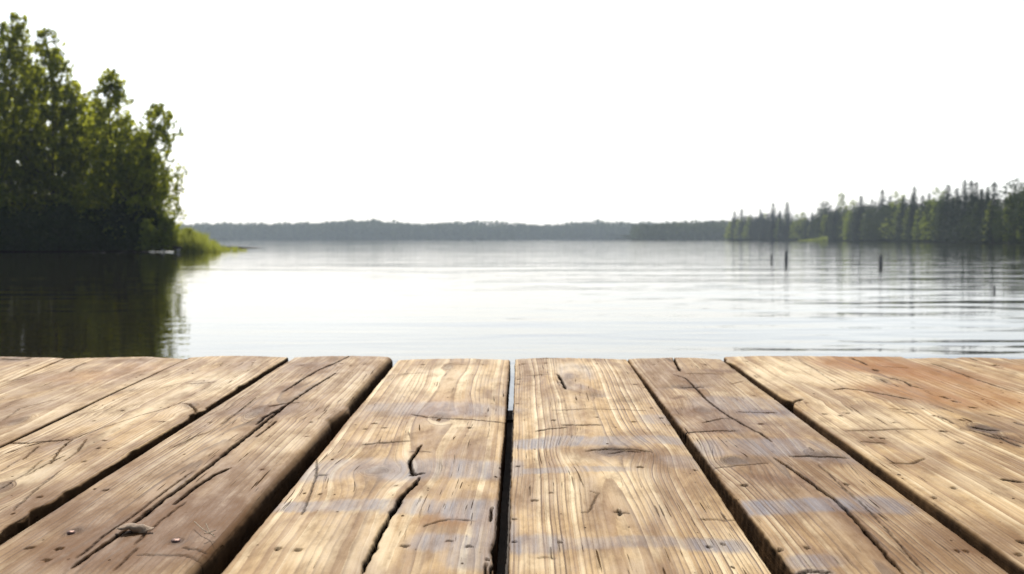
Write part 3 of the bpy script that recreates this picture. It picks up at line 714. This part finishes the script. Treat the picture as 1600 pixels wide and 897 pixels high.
# ------------------------------------------------------------------ foliage
def leaf_material(name, lo, hi, trans=.45, tcol=None):
    T = NT(name)
    t = T.attr('tint').outputs['Fac']
    oi = T.n('ObjectInfo').outputs['Random']
    f = T.math('MULTIPLY_ADD', oi, .35, T.math('MULTIPLY', t, .8), clamp=True)
    c = T.mix(f, lo, hi)
    d = T.n('BsdfPrincipled', ins={'Base Color': c, 'Roughness': .7, 'Specular IOR Level': .04})
    tc_ = T.mix(f, tuple(v*1.5 for v in lo), tuple(v*1.6 for v in hi)) if tcol is None else T.mix(f, tcol[0], tcol[1])
    tr = T.n('BsdfTranslucent', ins={'Color': tc_})
    mx = T.n('MixShader', ins={0: trans}); T.t.links.new(d.outputs[0], mx.inputs[1]); T.t.links.new(tr.outputs[0], mx.inputs[2])
    T.t.links.new(mx.outputs[0], T.out.inputs[0]); return T.m
M_LEAF = leaf_material('birch_leaves', (.034, .055, .008), (.17, .195, .020), .58, ((.18, .225, .016), (.78, .79, .06)))
M_BUSH = leaf_material('shore_bush_leaves', (.09, .12, .02), (.20, .23, .04), .5, ((.28, .34, .04), (.5, .52, .08)))
M_REED = leaf_material('reed_blades', (.16, .19, .035), (.30, .31, .08), .45, ((.34, .40, .06), (.52, .54, .10)))
M_SPRUCE = leaf_material('spruce_needles', (.012, .023, .015), (.026, .042, .020), .1)
M_DECID = leaf_material('young_birch_leaves', (.07, .10, .02), (.16, .20, .035), .45, ((.18, .25, .04), (.45, .50, .07)))
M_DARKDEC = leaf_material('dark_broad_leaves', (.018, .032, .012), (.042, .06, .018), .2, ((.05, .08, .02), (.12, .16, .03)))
M_TRUNK = simple('tree_bark', (.06, .05, .04), .9, 0, .4, 5)
M_BIRCH = simple('pale_birch_bark', (.32, .30, .27), .8, 0, .4, 3)

def leaf_mesh(name, C, size, tint, mat, rng, up=0.0, ar=.32):
    n = len(C)
    a = rng.normal(size=(n, 3)); a[:, 2] += up; a /= np.linalg.norm(a, axis=1)[:, None]
    r = rng.normal(size=(n, 3)); b = np.cross(a, r); b /= np.linalg.norm(b, axis=1)[:, None]
    s = size[:, None]
    V = np.stack([C-a*s*.5, C+b*s*ar, C+a*s*.5, C-b*s*ar], 1).reshape(-1, 3)
    Q = np.arange(4*n).reshape(n, 4)
    me = np_mesh(name, V, Q, mat)
    at = me.attributes.new('tint', 'FLOAT', 'FACE'); at.data.foreach_set('value', tint.astype(np.float32))
    return me
def tubes(name, segs, mat, n=6):
    V = []; Fc = []; o_ = 0
    for (p0, p1, r0, r1) in segs:
        v, f = cyl(p0, p1, r0, r1, n); V.append(v); Fc.append(f+o_); o_ += len(v)
    return np_mesh(name, np.vstack(V), np.vstack(Fc), mat, True)

def broadleaf(H, W, seed, lean=(0, 0), limbs=30, clumps=900, leaves=20, size=.26, sigma=.13, spray=.85, trunkr=.16, prof=None, base=.03, gap=.18):
    """trunk and limb segments, leaf centres, tints: leafy sprays fill a lobed crown and point outward and up"""
    rng = np.random.RandomState(seed); segs = []
    prof = prof or (lambda t: np.minimum(1, (t+.12)/.3)**.5*np.clip(1-t, 0, 1)**.44)
    def tr(t):
        t = np.asarray(t, float)
        return np.stack([lean[0]*t*t+.25*np.sin(t*5+seed)*t, lean[1]*t*t+.2*np.cos(t*4+seed)*t, H*t*.96], -1)
    tt = rng.uniform(base, 1, clumps*4); keep = rng.rand(len(tt)) < (prof(tt)/prof(np.linspace(0, 1, 50)).max()+.06)
    t = tt[keep][:clumps]; n = len(t); az = rng.uniform(0, 2*math.pi, n)
    lobe = 1+.42*noise2(np.cos(az)*1.3+seed, np.sin(az)*1.3+t*H*.33, seed)+.30*noise2(az*2.2+7, t*H*.8, seed+3)
    rf = rng.uniform(.08, 1, n)**.55
    r = W*prof(t)*lobe*rf
    ok = ~((noise2(az*1.5+3, t*H*.55+seed, seed+9) < -gap) & (rf > .45))
    t, az, r = t[ok], az[ok], r[ok]; n = len(t)
    c, s_ = np.cos(az), np.sin(az)
    p = tr(t)+np.stack([c*r, s_*r, .12*r], -1)
    d = np.stack([c*.75, s_*.75, .35+1.1*t], -1)+rng.normal(size=(n, 3))*.38; d /= np.linalg.norm(d, axis=1)[:, None]
    cnt = rng.poisson(leaves*rng.choice([.5, .9, 1.3], n)); idx = np.repeat(np.arange(n), cnt); m = len(idx)
    sl_ = spray*rng.uniform(.6, 1.3, n)*(1-.45*t)
    u = rng.uniform(-.5, .5, m)
    P_ = p[idx]+d[idx]*(u*sl_[idx])[:, None]+rng.normal(size=(m, 3))*sigma*(1.25-.9*(u+.5))[:, None]
    tb = np.clip(rng.normal(.42, .28, n), 0, 1)
    tint = np.clip(tb[idx]+rng.normal(0, .12, m), 0, 1); P_[:, 2] = np.maximum(P_[:, 2], .05)
    sz = size*rng.uniform(.6, 1.25, m)
    ts = np.linspace(0, 1, 12); T3 = tr(ts)
    for i in range(11): segs.append((T3[i], T3[i+1], trunkr*(1-ts[i])+.015, trunkr*(1-ts[i+1])+.015))
    for i in rng.choice(n, min(limbs, n), replace=False):
        q = p[i]; z0 = max(.03, (q[2]-r[i]*1.1)/H); a0 = tr(min(z0, .95)); mid = (a0+q)/2+np.array([0, 0, -.12*r[i]]); r0 = .02+trunkr*.4*(1-z0)
        pr = a0
        for k_ in range(1, 5):
            f = k_/4; cu = (1-f)**2*a0+2*f*(1-f)*mid+f*f*q; segs.append((pr, cu, r0*(1-(f-.25)*.8), r0*(1-f*.8))); pr = cu
    return segs, P_, tint, sz, rng

def make_tree(name, loc, seed, mat, bark, label, cat, group=None, **kw):
    segs, P_, tint, sz, rng = broadleaf(seed=seed, **kw)
    e = empty(name, loc); tag(e, label, cat, group)
    mobj('trunk', tubes('trunk', segs, bark, 5), e)
    mobj('crown', leaf_mesh('crown', P_, sz, tint, mat, rng, up=.3), e)
    return e

PXM = 80/1600.
def at80(px, d): return ground(px, d, .3)
LT = [ (150, 92, 150, 55, 0, 'leafy tree standing furthest back, seen in the gap below the dip in the left trees'), (206, 91, 195, 45, 0, 'short leafy tree at the back, seen between the two rightmost crowns of the left bank'), # px, distance, top py, half width px, lean x (m), label
 (-95, 86, 20, 75, 0, 'tall leafy tree cut by the left picture edge at the back of the left bank'),
 (-25, 82, -8, 62, 0, 'tall leafy tree cut by the left picture edge nearest the water'),
 (22, 84, 14, 46, .6, 'tallest tree of the left bank wholly in view, with an open airy top'),
 (86, 83, 38, 44, -.2, 'second tallest tree of the left bank, ending in two narrow upright shoots'),
 (62, 90, 95, 60, 0, 'leafy tree hidden behind the two tallest trees of the left bank'),
 (132, 84, 122, 48, -.3, 'mid height leafy tree filling the dip left of the open topped tree'),
 (180, 82, 104, 40, .1, 'leafy tree with a dark tuft on its open top, right of the dip'),
 (216, 81, 160, 50, 1.8, 'leafy tree leaning right, its ragged crown reaching over the water'),
 (226, 84, 205, 28, .2, 'smallest leafy tree of the left bank, just above the bright green bush'),
]
for i, (px, d, top, hw, ln, lab) in enumerate(LT):
    Ht = (373.3-top)/F*d+1.0-.3
    make_tree('leafy_tree', ground(px, d, .3), 100+i, M_LEAF, M_TRUNK, lab, 'tree', 'leafy trees on the left bank', H=Ht, W=hw/F*d*1.5, lean=(ln, -.3),
              limbs=40, clumps=int(300+Ht*70), leaves=20, size=.27)
# under-storey shrubs along the water
US = [(-60, 78.5, 330, 60), (-5, 79, 322, 55), (45, 79, 330, 50), (95, 79, 318, 50), (145, 79.5, 325, 50), (190, 79.5, 312, 45), (226, 80, 318, 36)]
ULAB = ['dark shrub at the water edge, furthest left', 'dark shrub below the tallest tree, touching the water', 'dark shrub under the gap between the two tallest trees',
        'dark shrub at the foot of the second tallest tree', 'dark shrub below the dip in the left trees', 'dark shrub below the open topped tree', 'dark shrub beside the bright bush at the right end of the left bank']
US += [(246, 79.5, 356, 26), (222, 78.4, 350, 34), (-40, 92, 315, 80), (30, 93, 315, 80), (90, 92, 312, 80), (150, 93, 318, 80), (205, 90, 315, 60)]
ULAB += ['dark low shrub directly behind the fallen log', 'dark low shrub left of the fallen log', 'dark undergrowth deep behind the leftmost trunks', 'dark undergrowth deep behind the tallest tree', 'dark undergrowth deep behind the second tallest tree', 'dark undergrowth deep below the dip in the left trees', 'dark undergrowth deep behind the open topped tree']
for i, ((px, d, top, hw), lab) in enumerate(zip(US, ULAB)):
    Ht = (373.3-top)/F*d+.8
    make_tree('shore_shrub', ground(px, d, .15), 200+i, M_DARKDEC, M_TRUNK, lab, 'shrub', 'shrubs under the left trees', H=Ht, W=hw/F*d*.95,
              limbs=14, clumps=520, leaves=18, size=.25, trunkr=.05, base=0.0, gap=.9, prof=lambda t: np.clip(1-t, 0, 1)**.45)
BS = [(260, 78, 334, 24, 'bright yellow green bush at the right end of the left bank'), (298, 80, 356, 20, 'low bright green bush between the tall bush and the reeds'), (236, 77.6, 343, 24, 'yellow green bush standing under the last leaning tree of the left bank')]
for i, (px, d, top, hw, lab) in enumerate(BS):
    Ht = (373.3-top)/F*d+.85
    make_tree('green_bush', ground(px, d, .12), 300+i, M_BUSH, M_TRUNK, lab, 'bush', 'bright bushes on the left bank', H=Ht, W=hw/F*d*.9,
              limbs=14, clumps=300, leaves=18, size=.17, spray=.5, sigma=.09, trunkr=.03, base=0.0, gap=.5, prof=lambda t: np.clip(1-t, 0, 1)**.5)
# bare twigs standing above the bush
def reeds():
    rng = np.random.RandomState(5); V = []; Q = []; T_ = []
    def blades(n, pxa, pxb, da, db, h0, h1):
        for _ in range(n):
            px = rng.uniform(pxa, pxb); d = rng.uniform(da, db); x, y, _z = ground(px, d)
            tt = (px-pxa)/(pxb-pxa); h = (h0+(h1-h0)*tt)*rng.uniform(.35, 1.25)*(1+.3*float(noise2(px*.13, 2, 4)))
            az = rng.uniform(0, math.pi); w_ = rng.uniform(.012, .03); dx, dy = math.cos(az)*w_, math.sin(az)*w_
            lx, ly = rng.normal()*.12*h, rng.normal()*.12*h; b = len(V)
            V.extend([(x-dx, y-dy, -.05), (x+dx, y+dy, -.05), (x+dx*.6+lx*.5, y+dy*.6+ly*.5, h*.6), (x+lx, y+ly, h)]); Q.append((b, b+1, b+2, b+3)); T_.append(rng.rand())
    blades(2600, 272, 322, 78, 86, 1.6, 1.25); blades(3400, 296, 345, 78.5, 90, 1.7, .55)
    for (a, b, h) in ((345, 353, .45), (354, 361, .38), (363, 372, .42), (374, 386, .22)): blades(170, a, b, 84, 88, h, h*.8)
    me = np_mesh('reed_bed', V, Q, M_REED); at = me.attributes.new('tint', 'FLOAT', 'FACE'); at.data.foreach_set('value', np.array(T_, dtype=np.float32))
    o = mobj('reed_bed', me); tag(o, 'yellow green reeds growing in the shallow water off the point', 'reeds', kind='stuff')
reeds()
M_ROCK = simple('pale_shore_stone', (.45, .42, .38), .8, 0, .3, 3, .05)
def rock(px, d, r, lab, seed):
    rng = np.random.RandomState(seed); n, m = 14, 9; V = []
    x, y, _ = ground(px, d)
    for i in range(m):
        th = math.pi*i/(m-1)
        for j in range(n):
            a = 2*math.pi*j/n
            k_ = r*(1+.22*float(noise2(math.cos(a)*1.7+seed, math.sin(a)*1.7+th, seed)))
            V.append((k_*math.sin(th)*math.cos(a)*1.25, k_*math.sin(th)*math.sin(a), k_*.75*math.cos(th)))
    Q = [(i*n+j, i*n+(j+1) % n, (i+1)*n+(j+1) % n, (i+1)*n+j) for i in range(m-1) for j in range(n)]
    o = mobj('shore_stone', np_mesh('shore_stone', V, Q, M_ROCK, True), None, (x, y, .12)); tag(o, lab, 'stone', 'pale stones by the log')
rock(256, 77.2, .13, 'larger pale stone in the water under the dark log', 3)
rock(279, 77.4, .13, 'pale stone at the right end of the dark log', 4)
rock(240, 77.3, .09, 'smallest pale stone, left of the dark log', 6)
segs = [((ground(243, 77.4)[0], 77.5, .2), (ground(262, 77.4)[0], 77.45, .42), .17, .15), ((ground(262, 77.4)[0], 77.45, .42), (ground(284, 77.4)[0], 77.6, .30), .15, .10)]
o = mobj('fallen_log', tubes('fallen_log', segs, M_TRUNK, 9)); tag(o, 'dark fallen log lying at the waterline below the bright bush', 'log')

# ------------------------------------------------------------------ spruces and other trees of the right shore
def spruce_mesh(seed, H=16., R=2.0, full=1.0):
    rng = np.random.RandomState(seed); C = []; S = []; A = []; Bv = []; T_ = []
    nw = 34
    for k_ in range(nw):
        t = .04+.955*k_/nw; z = H*t
        r = R*((1-t)**.66)*rng.uniform(.75, 1.12)+.14
        nb = 9 if t < .8 else 6
        a0 = rng.rand()*6.28
        for b in range(nb):
            az = a0+2*math.pi*b/nb+rng.normal()*.15; rl_ = r*rng.uniform(.7, 1.15)
            d = np.array([math.cos(az), math.sin(az), 0]); sd = np.array([-d[1], d[0], 0])
            m = max(3, int(rl_/.26))
            for i in range(m):
                u = (i+.5)/m; p = d*rl_*u+np.array([0, 0, z-.30*rl_*u+.10*rl_*u*u])+rng.normal(size=3)*.05
                C.append(p); l = .46*(1.1-.35*u); S.append(l)
                a = d*.9+np.array([0, 0, -.35])+rng.normal(size=3)*.25; a /= np.linalg.norm(a)
                bb = np.cross(a, np.array([0, 0, 1.])+rng.normal(size=3)*.5); bb /= np.linalg.norm(bb)
                A.append(a); Bv.append(bb); T_.append(rng.rand()*.6+.3*u)
    for z in np.linspace(.93, 1.0, 5):
        C.append(np.array([0, 0, H*z])); S.append(.45); A.append(np.array([0, 0, 1.])); Bv.append(np.array([1., 0, 0])*(.5)); T_.append(.5)
    C = np.array(C); S = np.array(S)[:, None]; A = np.array(A); Bv = np.array(Bv)
    V = np.stack([C-A*S*.6, C+Bv*S*.5, C+A*S*.6, C-Bv*S*.5], 1).reshape(-1, 3)
    me = np_mesh('spruce_crown', V, np.arange(len(V)).reshape(-1, 4), M_SPRUCE)
    at = me.attributes.new('tint', 'FLOAT', 'FACE'); at.data.foreach_set('value', np.array(T_, dtype=np.float32))
    tk = tubes('trunk', [((0, 0, -.3), (0, 0, H*.93), .16, .02)], M_TRUNK, 6)
    return me, tk
SPR = [spruce_mesh(10+i, 16., r) for i, r in enumerate((2.5, 3.0, 3.6, 2.0))]
def far_decid(seed, mat, W=3.8, H=14., n=3200, sz=.42):
    segs, P_, tint, s_, rng = broadleaf(H=H, W=W, seed=seed, limbs=30, clumps=420, leaves=8, size=sz, sigma=.25, spray=1.2, trunkr=.13)
    return leaf_mesh('decid_crown', P_, s_, tint, mat, rng, up=.2, ar=.4), tubes('trunk', segs[:11], M_BIRCH if mat is M_DECID else M_TRUNK, 4)
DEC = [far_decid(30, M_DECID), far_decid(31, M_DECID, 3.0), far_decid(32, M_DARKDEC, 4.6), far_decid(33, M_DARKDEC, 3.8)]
def put(kind, var, px, back, Ht, wscale, label, group):
    proto, base, nm, cat = ((SPR[var], 16., 'spruce_tree', 'spruce') if kind == 's' else (DEC[var], 14., 'birch_tree' if var < 2 else 'broadleaf_tree', 'tree'))
    d = shore_pt(px)+back
    x, y, _ = ground(px, d); z = .25+.012*min(back, 60)
    e = empty(nm, (x, y, z)); tag(e, label, cat, group)
    rz = (px*1.37) % 6.28
    for me, cn in ((proto[0], 'crown'), (proto[1], 'trunk')):
        c_ = mobj(cn, me, e)
    e.scale = (Ht/base*wscale, Ht/base*wscale, Ht/base); e.rotation_euler = (0, 0, rz)
    return e
# hand placed trees: px, top py, kind, variant, width scale, metres back, label
HT = [
 (1147,329,'s',0,1,6,'narrow faded spruce spire at the far left end of the right wood'),
 (1158,326,'s',0,1,8,'second spruce spire from the left end of the right wood, above pale birches'),
 (1143,343,'d',0,1.2,2,'pale green birch where the right wood begins'), (1155,341,'d',1,1.3,1,'pale green birch under the two leftmost spruce spires'), (1169,338,'d',0,1.1,2,'light green birch right of the two leftmost spruce spires'),
 (1172,334,'s',1,.9,9,'spruce top rising behind the light green birch near the left end'), (1187,327,'s',0,.8,40,'hazy pale spruce set back left of the twin black spires'),
 (1180,338,'s',2,1,4,'broad low spruce left of the twin black spires'), (1192,336,'s',2,1,3,'broad dark spruce touching the left one of the twin spires'),
 (1207,317,'s',1,.95,2,'left one of the twin tall black spruces'), (1229,315,'s',1,1.0,1,'narrow black spruce, right one of the twin tall spires'),
 (1218,327,'s',0,.8,6,'small spruce tip between the twin tall spires'), (1217,340,'d',1,.9,3,'green birch standing between the twin tall spires'),
 (1243,334,'d',0,1,5,'light green birch just right of the twin spires'), (1255,330,'d',1,1.2,6,'taller light green birch right of the twin spires'), (1250,342,'s',2,.9,1,'low dark spruce before the light green birches'),
 (1268,331,'s',1,.9,4,'dark pointed spruce just left of the low green spit'), (1288,313,'d',2,1.15,8,'dark round topped tree standing where the wood steps up'),
 (1287,334,'d',1,.8,1,'bright yellow green birch in front of the dark round topped tree'), (1305,324,'s',2,1,3,'broad dark spruce right of the bright birch'),
 (1315,299,'d',1,.75,20,'tall pale birch top standing above the wood'), (1322,330,'d',1,.6,0,'slim yellow green birch between two dark spruces'), (1330,312,'d',0,1,14,'green birch crown behind the slim yellow green one'),
 (1344,305,'s',2,1.05,4,'broad dark spruce with a sharp tip right of the slim birch'), (1361,311,'s',1,.8,5,'small pointed spruce next to the spruce with the sharp tip'), (1377,296,'s',1,.95,6,'tall green spruce with a clear sky gap on both sides of its tip'),
 (1389,306,'s',2,.9,5,'short spruce right of the tall green one'), (1402,299,'d',0,1.1,10,'pale rounded birch top near the middle of the right wood'), (1410,308,'s',2,1,4,'dark spruce in front of the pale rounded birch'),
 (1427,291,'s',0,.95,12,'faded tall spruce above a darker one'), (1424,301,'s',1,1,3,'blackish spruce before the faded tall one'), (1419,322,'d',0,.7,0,'bright green birch at the front of the middle of the right wood'),
 (1431,326,'d',1,.5,0,'second small bright birch at the front, beside the first'), (1440,304,'s',0,1,4,'thin short spire right of the blackish spruce'), (1450,301,'s',0,1,4,'thin spire, taller of a pair right of the blackish spruce'),
 (1446,322,'d',1,.5,0,'narrow yellowish birch below the pair of thin spires'), (1466,293,'d',0,1.1,8,'grey green birch left of the dark pointed spruce'), (1479,288,'s',1,1.2,4,'dark blunt spruce rising right of the grey green birch'),
 (1493,293,'s',2,1,5,'broad dark spruce left of the thin twin needles'), (1505,281,'s',0,1.0,3,'thin needle like spruce, left of a close pair'), (1515,282,'s',0,.95,3,'thin needle like spruce, left of the close pair itself'),
 (1523,284,'s',1,.9,4,'thin needle like spruce, right of the close pair'), (1532,294,'s',2,.8,4,'low spruce right of the needle like spires'), (1541,291,'s',1,.8,4,'small pointed spruce left of the black steep one'),
 (1551,285,'s',1,1.3,2,'steep black spruce before the dip near the right edge'), (1566,308,'d',3,.8,3,'yellowish low tree in the dip near the right edge'), (1584,279,'d',2,1.2,4,'large dark round crowned tree by the right edge'),
 (1604,283,'d',3,1.3,3,'large dark tree cut by the right picture edge'), (1575,300,'d',1,.6,0,'light green birch in front of the large dark round crowned tree'), (1598,302,'d',0,.5,0,'bright green birch patch against the dark tree at the right edge'),
]
for (px, top, kd, var, ws, back, lab) in HT:
    d = shore_pt(px)+back
    put(kd, var, px, back, (373.3-top)/F*d+.8, ws*(1.4 if kd == 's' else 1.1), lab, 'trees of the right shore wood')
# the trees that fill the rows between and behind them
rngf = random.Random(11)
def sky_top(px):
    pts = [(1125,346),(1140,340),(1170,334),(1195,331),(1265,334),(1280,322),(1330,318),(1400,310),(1440,310),(1480,300),(1530,297),(1556,305),(1566,312),(1580,296),(1720,270)]
    for (a, ta), (b, tb) in zip(pts[:-1], pts[1:]):
        if a <= px <= b: return ta+(tb-ta)*(px-a)/(b-a)
    return 300
px = 1138.
while px < 1690:
    d0 = shore_pt(px); stp = 2.6*F/d0*.55*rngf.uniform(.7, 1.3)
    for row in range(2):
        back = 2+row*9+rngf.uniform(0, 6)
        top = sky_top(px)+rngf.uniform(0, 10)+(4 if row == 0 else 0)
        Ht = (373.3-top)/F*(d0+back)+.8
        rv = rngf.random()
        if rv < .7: put('s', rngf.randrange(4), px, back, Ht, rngf.uniform(1.15, 1.6), 'dark spruce filling the dense rows of the right wood, its tip below the skyline', 'spruces filling the rows of the right wood')
        else: put('d', rngf.choice((1, 2, 3, 3)), px, back, Ht, rngf.uniform(.95, 1.3), 'leafy tree filling the dense rows of the right wood, its top below the skyline', 'leafy trees filling the rows of the right wood')
    px += stp
px = 1292.
while px < 1700:
    put('d', 3, px, -.6+rngf.uniform(0, 1.2), rngf.uniform(3.0, 5.0), rngf.uniform(1.3, 2.2), 'low dark shrub hanging over the waterline of the right shore', 'shrubs along the right waterline')
    px += 3.6*F/shore_pt(px)*rngf.uniform(.6, 1.0)
# low grassy spit in front of the wood
rngg = np.random.RandomState(8); V = []; Q = []; TT = []
for _ in range(2600):
    px_ = rngg.uniform(1246, 1292); tt = (px_-1246)/46; d = shore_pt(px_)-rngg.uniform(2, 14); x, y, _z = ground(px_, d)
    h = (.25+2.0*tt**1.3)*rngg.uniform(.5, 1.1); w_ = .16; b = len(V); az = rngg.rand()*3.1
    V += [(x-w_*math.cos(az), y-w_*math.sin(az), -.1), (x+w_*math.cos(az), y+w_*math.sin(az), -.1), (x+rngg.normal()*.2+w_*.4, y, h*.8), (x+rngg.normal()*.2, y, h)]; Q.append((b, b+1, b+2, b+3)); TT.append(rngg.rand())
me = np_mesh('sedge', V, Q, M_DECID); at = me.attributes.new('tint', 'FLOAT', 'FACE'); at.data.foreach_set('value', np.array(TT, dtype=np.float32))
tag(mobj('sedge', me), 'low green sedge on the spit before the right wood', 'sedge', kind='stuff')

# ------------------------------------------------------------------ far forests, read as one mass
M_FAR = leaf_material('far_forest_leaves', (.036, .060, .024), (.10, .125, .038), .2)
def far_forest(name, x0, x1, yf, rows, h0, h1, step, card, seed, label, landh, depth, taperend=None):
    rng = np.random.RandomState(seed); C = []; S = []; T_ = []
    for r in range(rows):
        x = x0+rng.rand()*step
        while x < x1:
            back = 4+r*depth/rows; t = back/depth
            base = landh*t*.5
            hh = (h0+(h1-h0)*rng.rand())*(1+.22*float(noise2(x*.012, r*.3, seed)))*(1+.16*float(noise2(x*.05, r*.5, seed+2)))
            if taperend: hh *= taperend(x)
            ww = rng.uniform(2.2, 4.2); n = int(46*(hh/16)); conif = rng.rand() < .45; tn = rng.rand()
            for _ in range(n):
                u = rng.rand()**.8; rad = ww*((1-u) if conif else math.sqrt(max(0, 1-(u*1.05-.25)**2)) if u < 1 else .2)
                a = rng.rand()*6.28; q = math.sqrt(rng.rand())
                C.append((x+math.cos(a)*rad*q, yf(x)+back+math.sin(a)*rad*q, base+u*hh)); S.append(card*rng.uniform(.6, 1.2)); T_.append(min(1, max(0, tn*.7+rng.rand()*.3)))
            x += step*rng.uniform(.6, 1.4)
    me = leaf_mesh(name, np.array(C), np.array(S), np.array(T_), M_FAR, rng, up=.3, ar=.4)
    o = mobj(name, me); tag(o, label, 'forest', kind='stuff')
def te(x): return 1+.35*math.exp(-((x+640)/60.)**2)*0
far_forest('far_forest', -760, 420, far_y, 4, 17, 20, 2.6, 3.4, 3, 'hazy blue green forest lining the far side of the lake', 12, 60)
far_forest('headland_forest', 108, 330, head_y, 4, 12, 14, 1.9, 2.4, 4, 'darker wooded headland between the far forest and the right wood', 6, 36, lambda x: .75+.25*min(1, (x-100)/40.))

# ------------------------------------------------------------------ old posts standing in the lake
M_POST = simple('old_lake_post', (.28, .27, .25), .8, 0, .4, 6, .01)
for i, (px, by, ty, wp, ln, lab) in enumerate([
        (1228, 410, 391, 5, .01, 'stout dark post in the water, right one of two below the twin black spires'),
        (1206, 409, 397, 3, -.02, 'thin grey post in the water, left one of two below the twin black spires'),
        (1376, 416, 398, 6, .0, 'dark post standing alone in the water below the middle of the right wood'),
        (1554, 456, 446, 3, .01, 'short thin post nearest the dock, in the water towards the right edge')]):
    d = H_CAM*F/(by-373.3); hh = (by-ty)/F*d; rr_ = wp/F*d/2; x = (px-800)/F*d
    v1, f1 = cyl((x, d, -.6), (x+ln, d, hh*.85), rr_*1.1, rr_*.92, 12); v2, f2 = cyl((x+ln, d, hh*.85), (x+ln, d, hh), rr_*.92, rr_*.35, 12)
    cap = np.arange(12).reshape(3, 4)[::-1]
    tag(mobj('lake_post', np_mesh('lake_post', np.vstack([v1, v2]), np.vstack([f1, f2+24]), M_POST, True)), lab, 'post', 'posts standing in the lake')

# ------------------------------------------------------------------ haze
def haze():
    x0, x1, y0, y1, z0, z1 = -1960, 1960, -200, 2010, -3.2, 42
    v = [(x, y, z) for z in (z0, z1) for (x, y) in ((x0, y0), (x1, y0), (x1, y1), (x0, y1))]
    f = [(3, 2, 1, 0), (4, 5, 6, 7), (0, 1, 5, 4), (1, 2, 6, 5), (2, 3, 7, 6), (3, 0, 4, 7)]
    T = NT('haze'); vol = T.n('VolumePrincipled', ins={'Color': (.76, .89, 1.0), 'Density': .00023, 'Anisotropy': .2})
    T.t.links.new(vol.outputs[0], T.out.inputs['Volume'])
    o = mobj('haze', np_mesh('haze', v, f, T.m)); tag(o, 'pale blue haze over the lake', 'haze', kind='stuff')
haze()
